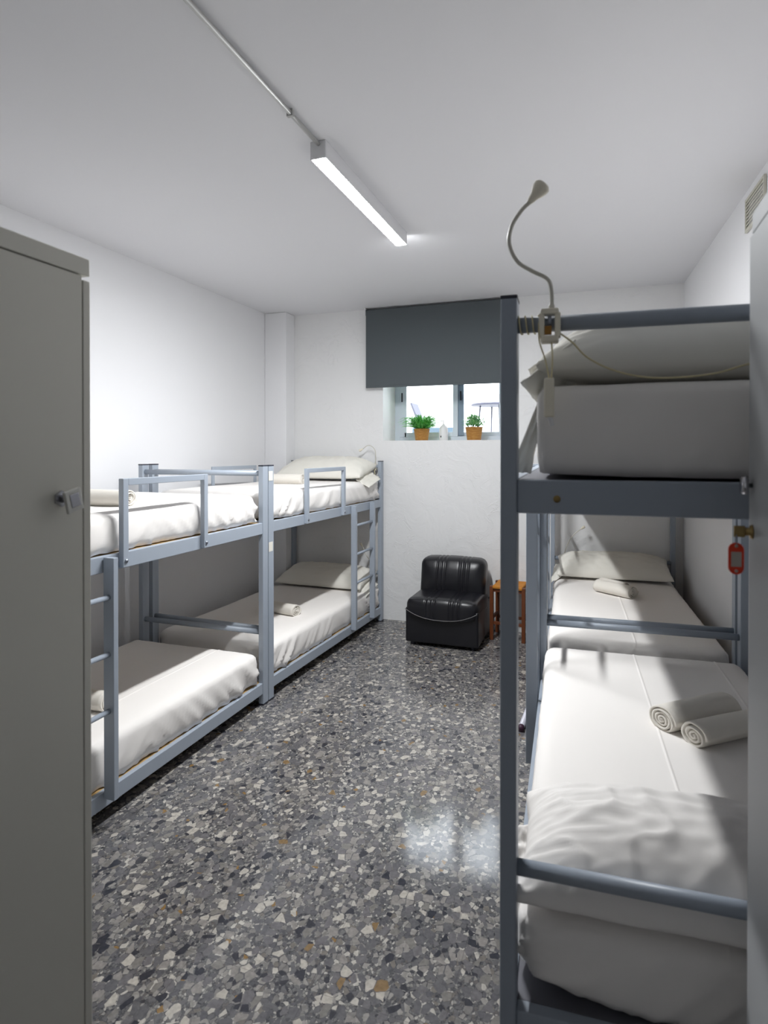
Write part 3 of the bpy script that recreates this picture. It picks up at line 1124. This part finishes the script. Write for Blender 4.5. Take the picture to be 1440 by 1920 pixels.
# ================================================================== LOCKERS
t = thing('metal_locker', 'tall warm-grey metal locker at the left edge of the photo', 'locker', (-1.05, 1.04, 0))
obj('body', bx(-0.50, -0.022, -0.82, -0.004, 0.02, 1.962), M['locker_left'], t, bevel=0.002)
obj('top_cap', bx(-0.505, 0.0, -0.825, 0.0, 1.963, 2.0), M['locker_left'], t, bevel=0.002)
obj('plinth', bx(-0.48, -0.03, -0.80, -0.02, 0.0, 0.02), M['black'], t)
for y0, y1 in ((-0.408, -0.0205), (-0.82, -0.412)):
    dr = obj('door', bx(-0.022, -0.001, y0, y1, 0.06, 1.960), M['locker_left'], t, bevel=0.0015)
    ky = y1 - 0.058
    obj('lock_plate', tb([(-0.001, ky, 1.484), (0.004, ky, 1.484)], 0.017, 6), M['chrome'], dr)
    obj('lock_stem', tb([(0.004, ky, 1.484), (0.018, ky, 1.484), (0.032, ky + 0.002, 1.484)], 0.006, 12,
                        [0.009, 0.006, 0.008]), M['chrome'], dr, True)
    bm = bmesh.new()
    box(bm, 0.030, 0.037, ky - 0.020, ky + 0.020, 1.458, 1.504)
    bmesh.ops.rotate(bm, verts=bm.verts[:], cent=(0.033, ky, 1.482), matrix=Matrix.Rotation(R(14), 3, 'X'))
    h_ = obj('latch_handle', bm, M['nickel'], dr, bevel=0.0015)
    bm = bmesh.new()
    box(bm, 0.0355, 0.0385, ky - 0.010, ky + 0.013, 1.468, 1.495)
    bmesh.ops.rotate(bm, verts=bm.verts[:], cent=(0.033, ky, 1.482), matrix=Matrix.Rotation(R(14), 3, 'X'))
    obj('latch_badge', bm, M['chrome'], dr, bevel=0.001)
obj('edge_flange', bx(-0.024, 0.0, -0.0185, 0.0, 0.03, 1.952), M['locker_left'], t, bevel=0.0015)

XR = 0.252
t = thing('metal_locker', 'tall cool-grey metal locker at the right edge with a key in its lock', 'locker',
          (XR, 1.245, 0))
obj('body', bx(0.018, 0.50, -0.86, -0.001, 0.02, 1.966), M['locker_right'], t, bevel=0.002)
obj('top_cap', bx(0.004, 0.505, -0.865, 0.0, 1.969, 2.005), M['locker_right'], t, bevel=0.002)
obj('plinth', bx(0.03, 0.48, -0.84, -0.02, 0.0, 0.02), M['black'], t)
for y0, y1 in ((-0.43, -0.003), (-0.86, -0.433)):
    dr = obj('door', bx(0.0, 0.018, y0, y1, 0.04, 1.962), M['locker_right'], t, bevel=0.0015)
    if y1 < -0.1:
        continue
    ky = y1 - 0.028
    obj('latch_knob', tb([(0.0, ky, 1.522), (-0.008, ky, 1.522), (-0.009, ky, 1.522), (-0.018, ky, 1.522)], 0.01, 18,
                         [0.004, 0.004, 0.017, 0.015]), M['chrome'], dr, True)
    lk = obj('key_lock', tb([(0.0, ky, 1.441), (-0.004, ky, 1.441), (-0.0045, ky, 1.441), (-0.011, ky, 1.441)], 0.01, 18,
                            [0.013, 0.011, 0.007, 0.007]), M['brass'], dr, True)
# key with tag hanging from the lock: lifts away, its own thing
k = thing('key', 'key with a red-orange oval tag hanging from the right locker lock', 'key', (XR - 0.011, 1.214, 1.441))
bm = bmesh.new()
box(bm, -0.018, 0.0, -0.0012, 0.0012, -0.010, 0.010)
obj('key_blade', bm, M['brass'], k, bevel=0.001)
ring = [(-0.014 + 0.0, 0.006 * math.cos(a), -0.015 + 0.009 * math.sin(a)) for a in [i / 20 * 2 * PI for i in range(21)]]
obj('key_ring', tb(ring, 0.0008, 6), M['bolt'], k, True)


def stadium(w_, h_, n=12):
    P = []
    r = w_ / 2
    for i in range(n + 1):
        a = PI * i / n
        P.append((r * math.cos(a), h_ / 2 - r + r * math.sin(a)))
    for i in range(n + 1):
        a = PI + PI * i / n
        P.append((r * math.cos(a), -h_ / 2 + r + r * math.sin(a)))
    return P


def plate(P, x0, z0, y0, y1):
    bm = bmesh.new()
    a = [bm.verts.new((x0 + x, y0, z0 + z)) for x, z in P]
    b = [bm.verts.new((x0 + x, y1, z0 + z)) for x, z in P]
    n = len(P)
    for i in range(n):
        bm.faces.new((a[i], a[(i + 1) % n], b[(i + 1) % n], b[i]))
    bm.faces.new(a)
    bm.faces.new(b[::-1])
    return bm


tg_ = obj('key_tag', plate(stadium(0.0245, 0.056), -0.014, -0.048, -0.002, 0.002), M['red'], k, bevel=0.001)
obj('paper_insert', bx(-0.022, -0.006, -0.0030, -0.0018, -0.062, -0.036), M['paper'], tg_)
for zz in (-0.0255, -0.0695):
    obj('eyelet', tb([(-0.014, -0.0032, zz), (-0.014, 0.0028, zz)], 0.0028, 12), M['paper'], tg_, True)

# ================================================================== BLIND, VENT
t = thing('roller_blind', 'charcoal roller blind half lowered over the window', 'blind', (-1.42, YB, 0))
obj('fabric', bx(-0.66, 0.66, -0.062, -0.060, 2.20, 2.915), M['blind'], t)
obj('roller', tb([(-0.66, -0.035, 2.905), (0.66, -0.035, 2.905)], 0.024, 20), M['blind'], t, True)
obj('bottom_bar', bx(-0.66, 0.66, -0.066, -0.056, 2.185, 2.203), M['blind'], t, bevel=0.003)
for x in (-0.668, 0.668):
    obj('bracket', bx(x - 0.006, x + 0.006, -0.07, -0.0005, 2.87, 2.938), M['fixture'], t, bevel=0.002)

t = thing('wall_vent', 'small cream louvred vent high on the right wall', 'vent', (0.636 + (YB - 3.45) * 0.0466, 3.45, 2.80),
          math.atan(0.0466))
bm = bmesh.new()
box(bm, -0.012, -0.0005, -0.16, 0.16, -0.085, -0.072)
box(bm, -0.012, -0.0005, -0.16, 0.16, 0.072, 0.085)
box(bm, -0.012, -0.0005, -0.16, -0.148, -0.072, 0.072)
box(bm, -0.012, -0.0005, 0.148, 0.16, -0.072, 0.072)
obj('frame', bm, M['grille'], t)
bm = bmesh.new()
for i in range(8):
    z = -0.066 + i * 0.0185
    vs = box(bm, -0.011, -0.0015, -0.148, 0.148, z - 0.002, z + 0.002)
    bmesh.ops.rotate(bm, verts=vs, cent=(-0.006, 0, z), matrix=Matrix.Rotation(R(-38), 3, 'Y'))
obj('louvres', bm, M['grille'], t)

# ================================================================== CHAIR
CX, CY = -1.197, 4.755
t = thing('lounge_chair', 'low black leatherette lounge chair against the back wall', 'chair', (CX, CY, 0))
W2 = 0.30


def d_base(p, n):
    return Vector((n.x * 0.004 * nz(p.y * 4, p.z * 4), n.y * 0.006 * nz(p.x * 3, p.z * 3), 0))


obj('base', soft_box(lin(-W2, W2, .03), lin(0.0, 0.58, .03), lin(0.03, 0.31, .03), 0.012, d_base), M['leather'], t, True)


def pleat(x):
    s = 0
    for c in (-0.125, -0.09, -0.055, 0.075, 0.11, 0.145):
        s += math.exp(-((x - c) / 0.0065) ** 2)
    return s


pl_x = []
for c in (-0.125, -0.09, -0.055, 0.075, 0.11, 0.145):
    pl_x += [c - .012, c - .006, c, c + .006, c + .012]


def d_seat(p, n):
    out = Vector((0, 0, 0))
    xr = 1 - (abs(p.x) / W2) ** 6
    bul = 0.028 * (1 - (p.x / W2) ** 2)
    if n.z > 0.15 or n.y < -0.2:
        out += Vector((0, min(n.y, 0), max(n.z, 0))) * (bul * (0.5 if n.z > 0.8 else 1) - 0.008 * pleat(p.x))
    if p.z < 0.30 and n.y < -0.3:
        out.z -= 0.035 * (1 - (p.x / W2) ** 2)
    return out


obj('seat', soft_box(lin(-W2, W2, .03, pl_x), lin(-0.012, 0.50, .025), lin(0.255, 0.385, .02), 0.055, d_seat, 0.012),
    M['leather'], t, True)
obj('seat_piping', tb([(x, -0.030 - 0.010 * (1 - (x / W2) ** 2), 0.262 + 0.075 * (abs(x) / W2) ** 2.5 - 0.028)
                       for x in [(-W2 + 0.004) + i * (2 * W2 - 0.008) / 24 for i in range(25)]], 0.0025, 8),
    M['piping'], t, True)


def d_back(p, n):
    out = Vector((0, 0, 0))
    if n.y < 0.2:
        tz = (p.z - 0.36) / 0.30
        out.y -= 0.03 * math.sin(PI * min(max(tz, 0), 1)) * (1 - (p.x / 0.28) ** 4) - 0.009 * pleat(p.x) * (1 if n.y < -0.2 or n.z > .3 else 0)
    if n.z > 0.5:
        out.z += 0.012 * (1 - (p.x / 0.28) ** 2) - 0.005 * pleat(p.x)
    # lean back with height
    out.y += (p.z - 0.34) * 0.18
    return out


obj('backrest', soft_box(lin(-0.285, 0.285, .03, pl_x), lin(0.33, 0.53, .025), lin(0.33, 0.655, .02), 0.062, d_back, 0.02),
    M['leather'], t, True)
for ax in (-0.25, 0.25):
    for ay in (0.05, 0.53):
        obj('foot', tb([(ax, ay, 0.0), (ax, ay, 0.035)], 0.02, 14), M['cap'], t, True)

# ================================================================== STOOL
t = thing('wooden_stool', 'small brown wooden stool with orange rush seat beside the black chair', 'stool', (-0.715, 5.24, 0), R(-3))
for ax in (-1, 1):
    for ay in (-1, 1):
        x0 = ax * 0.148 - (0.03 if ax > 0 else 0)
        y0 = ay * 0.13 - (0.03 if ay > 0 else 0)
        obj('leg', bx(x0, x0 + 0.03, y0, y0 + 0.03, 0, 0.455), M['wood'], t, bevel=0.003)
for ay in (-1, 1):
    y0 = ay * 0.118 - (0.018 if ay > 0 else 0)
    obj('apron', bx(-0.12, 0.12, y0, y0 + 0.018, 0.405, 0.44), M['wood'], t, bevel=0.002)
    obj('stretcher', bx(-0.12, 0.12, y0, y0 + 0.018, 0.13, 0.155), M['wood'], t, bevel=0.002)
for ax in (-1, 1):
    x0 = ax * 0.138 - (0.018 if ax > 0 else 0)
    obj('apron', bx(x0, x0 + 0.018, -0.10, 0.10, 0.405, 0.44), M['wood'], t, bevel=0.002)
    obj('stretcher', bx(x0, x0 + 0.018, -0.10, 0.10, 0.17, 0.195), M['wood'], t, bevel=0.002)


def d_rush(p, n):
    return Vector((0, 0, -0.012 * math.exp(-(p.x ** 2 + p.y ** 2) / 0.01) * (n.z > 0)))


obj('seat', soft_box(lin(-0.125, 0.125, .02), lin(-0.135, 0.135, .02), lin(0.432, 0.462, .01), 0.010, d_rush), M['rush'], t, True)

# ================================================================== SILL OBJECTS
def plant(label, loc, pot_r, pot_h, fr, fh, mat, kind, seed):
    rnd = random.Random(seed)
    t = thing('potted_plant', label, 'potted plant', loc, 0, 'plants on the window sill')
    bm = bmesh.new()
    lathe(bm, [(pot_r * 0.78, 0.0), (pot_r * 0.80, 0.004), (pot_r * 0.90, pot_h * 0.5), (pot_r, pot_h - 0.006),
               (pot_r * 1.04, pot_h - 0.003), (pot_r * 1.02, pot_h), (pot_r * 0.93, pot_h), (pot_r * 0.92, pot_h - 0.012)],
          36, uv=True)
    obj('basket_pot', bm, M['basket'], t, True)
    bm = bmesh.new()
    lathe(bm, [(pot_r * 0.90, pot_h - 0.016), (pot_r * 0.90, pot_h - 0.010), (0.01, pot_h - 0.006)], 20)
    obj('soil', bm, M['soil'], t, True)
    bm = bmesh.new()
    n = 420 if kind == 'grass' else 620
    for i in range(n):
        a = rnd.uniform(0, 2 * PI)
        if kind == 'grass':
            ln = rnd.uniform(0.55, 1.0) * fr
            up = rnd.uniform(0.25, 1.1)
            base = Vector((math.cos(a) * pot_r * 0.5 * rnd.random(), math.sin(a) * pot_r * 0.5 * rnd.random(), pot_h - 0.01))
            st = []
            for s in range(5):
                q = s / 4
                r_ = ln * q
                z = fh * up * math.sin(q * 2.2) / 1.0
                st.append(base + Vector((math.cos(a) * r_, math.sin(a) * r_, z)))
            wdt = rnd.uniform(0.0025, 0.0055)
        else:
            el = rnd.uniform(0.05, 1.5)
            rr = rnd.uniform(0.35, 1.0)
            c_ = Vector((math.cos(a) * math.cos(el) * fr * rr, math.sin(a) * math.cos(el) * fr * rr,
                         pot_h + math.sin(el) * fh * rr))
            dv = Vector((rnd.uniform(-1, 1), rnd.uniform(-1, 1), rnd.uniform(0, 1.4))).normalized() * 0.03
            st = [c_, c_ + dv * 0.5, c_ + dv]
            wdt = rnd.uniform(0.003, 0.006)
        side = Vector((-math.sin(a), math.cos(a), rnd.uniform(-.4, .4))).normalized()
        prev = None
        for q, p in enumerate(st):
            f = math.sin(PI * (0.15 + 0.85 * q / (len(st) - 1))) if q else 0.5
            pr = (bm.verts.new(p - side * wdt * f), bm.verts.new(p + side * wdt * f))
            if prev:
                bm.faces.new((prev[0], prev[1], pr[1], pr[0]))
            prev = pr
    o = obj('foliage', bm, mat, t)
    md = o.modifiers.new('leaf_thickness', 'SOLIDIFY')
    md.thickness = 0.0006
    return t


plant('bright green spiky plant in a woven pot at the left of the sill', (-1.590, 5.56, WZ0), 0.075, 0.112, 0.205, 0.125,
      M['leaf'], 'grass', 3)
plant('darker compact leafy plant in a woven pot at the right of the sill', (-1.090, 5.56, WZ0), 0.079, 0.122, 0.125, 0.110,
      M['leaf2'], 'bush', 5)
t = thing('soap_bottle', 'white pump bottle between the two sill plants', 'bottle', (-1.377, 5.56, WZ0))
bm = bmesh.new()
lathe(bm, [(0.036, 0), (0.040, 0.004), (0.040, 0.105), (0.035, 0.125), (0.020, 0.142), (0.012, 0.148), (0.012, 0.154)], 24)
obj('bottle_body', bm, M['white_plastic'], t, True)
bm = bmesh.new()
tube(bm, [(0, 0, 0.150), (0, 0, 0.186)], 0.005, 10)
tube(bm, [(0.006, 0, 0.184), (-0.03, -0.006, 0.181)], 0.004, 8)
obj('pump', bm, M['white_plastic'], t, True)
obj('printed_mark', bx(-0.022, -0.012, -0.0390, -0.034, 0.028, 0.044), M['ink'], t)

# ================================================================== POLE ON THE FLOOR
pole = thing('white_pole', 'white pole with plum end lying on the floor under the right beds', 'pole', (-0.415, 3.50, 0.018), 0)
ax_end = Vector((0.05, 1.15, 0))
obj('shaft', tb([(0, 0, 0), ax_end], 0.017, 16), M['tube'], pole, True)
obj('pole_end', tb([(-0.001, -0.02, 0), (0.0, 0.012, 0)], 0.0178, 16), M['tube_end'], pole, True)

# ================================================================== OUTSIDE FURNITURE
t = thing('patio_table', 'pale round patio table outside the window', 'table', (-1.80, 11.2, 1.53))
bm = bmesh.new()
lathe(bm, [(0.40, 0.90), (0.44, 0.905), (0.44, 0.935), (0.40, 0.94)], 40)
obj('tabletop', bm, M['patio'], t, True)
for a in (0.4, 1.97, 3.54, 5.11):
    obj('leg', tb([(0.28 * math.cos(a), 0.28 * math.sin(a), 0.90), (0.36 * math.cos(a), 0.36 * math.sin(a), 0)], 0.014, 10),
        M['patio'], t, True)
t = thing('patio_chair', 'pale reclined patio chair outside the window behind the plants', 'chair', (-2.62, 10.0, 1.53))
obj('seat', bx(-0.22, 0.22, -0.22, 0.22, 0.42, 0.45), M['patio'], t, bevel=0.01)
bm = bmesh.new()
box(bm, -0.22, -0.19, -0.2, 0.2, 0.45, 0.92)
bmesh.ops.rotate(bm, verts=bm.verts[:], cent=(-0.2, 0, 0.45), matrix=Matrix.Rotation(R(-22), 3, 'Y'))
obj('backrest', bm, M['patio'], t, bevel=0.01)
for ax in (-0.19, 0.19):
    for ay in (-0.19, 0.19):
        obj('leg', tb([(ax, ay, 0), (ax, ay, 0.42)], 0.013, 8), M['patio'], t, True)
t = thing('planter_box', 'low blue-grey planter outside the window', 'planter', (-2.24, 8.5, 1.53))
bm = bmesh.new()
box(bm, -0.30, 0.30, -0.12, 0.12, 0.0, 0.02)
box(bm, -0.30, 0.30, -0.12, -0.10, 0.02, 0.40)
box(bm, -0.30, 0.30, 0.10, 0.12, 0.02, 0.40)
box(bm, -0.30, -0.28, -0.10, 0.10, 0.02, 0.40)
box(bm, 0.28, 0.30, -0.10, 0.10, 0.02, 0.40)
obj('tub', bm, M['planter'], t, bevel=0.004)
obj('soil', bx(-0.28, 0.28, -0.10, 0.10, 0.02, 0.36), M['soil'], t)
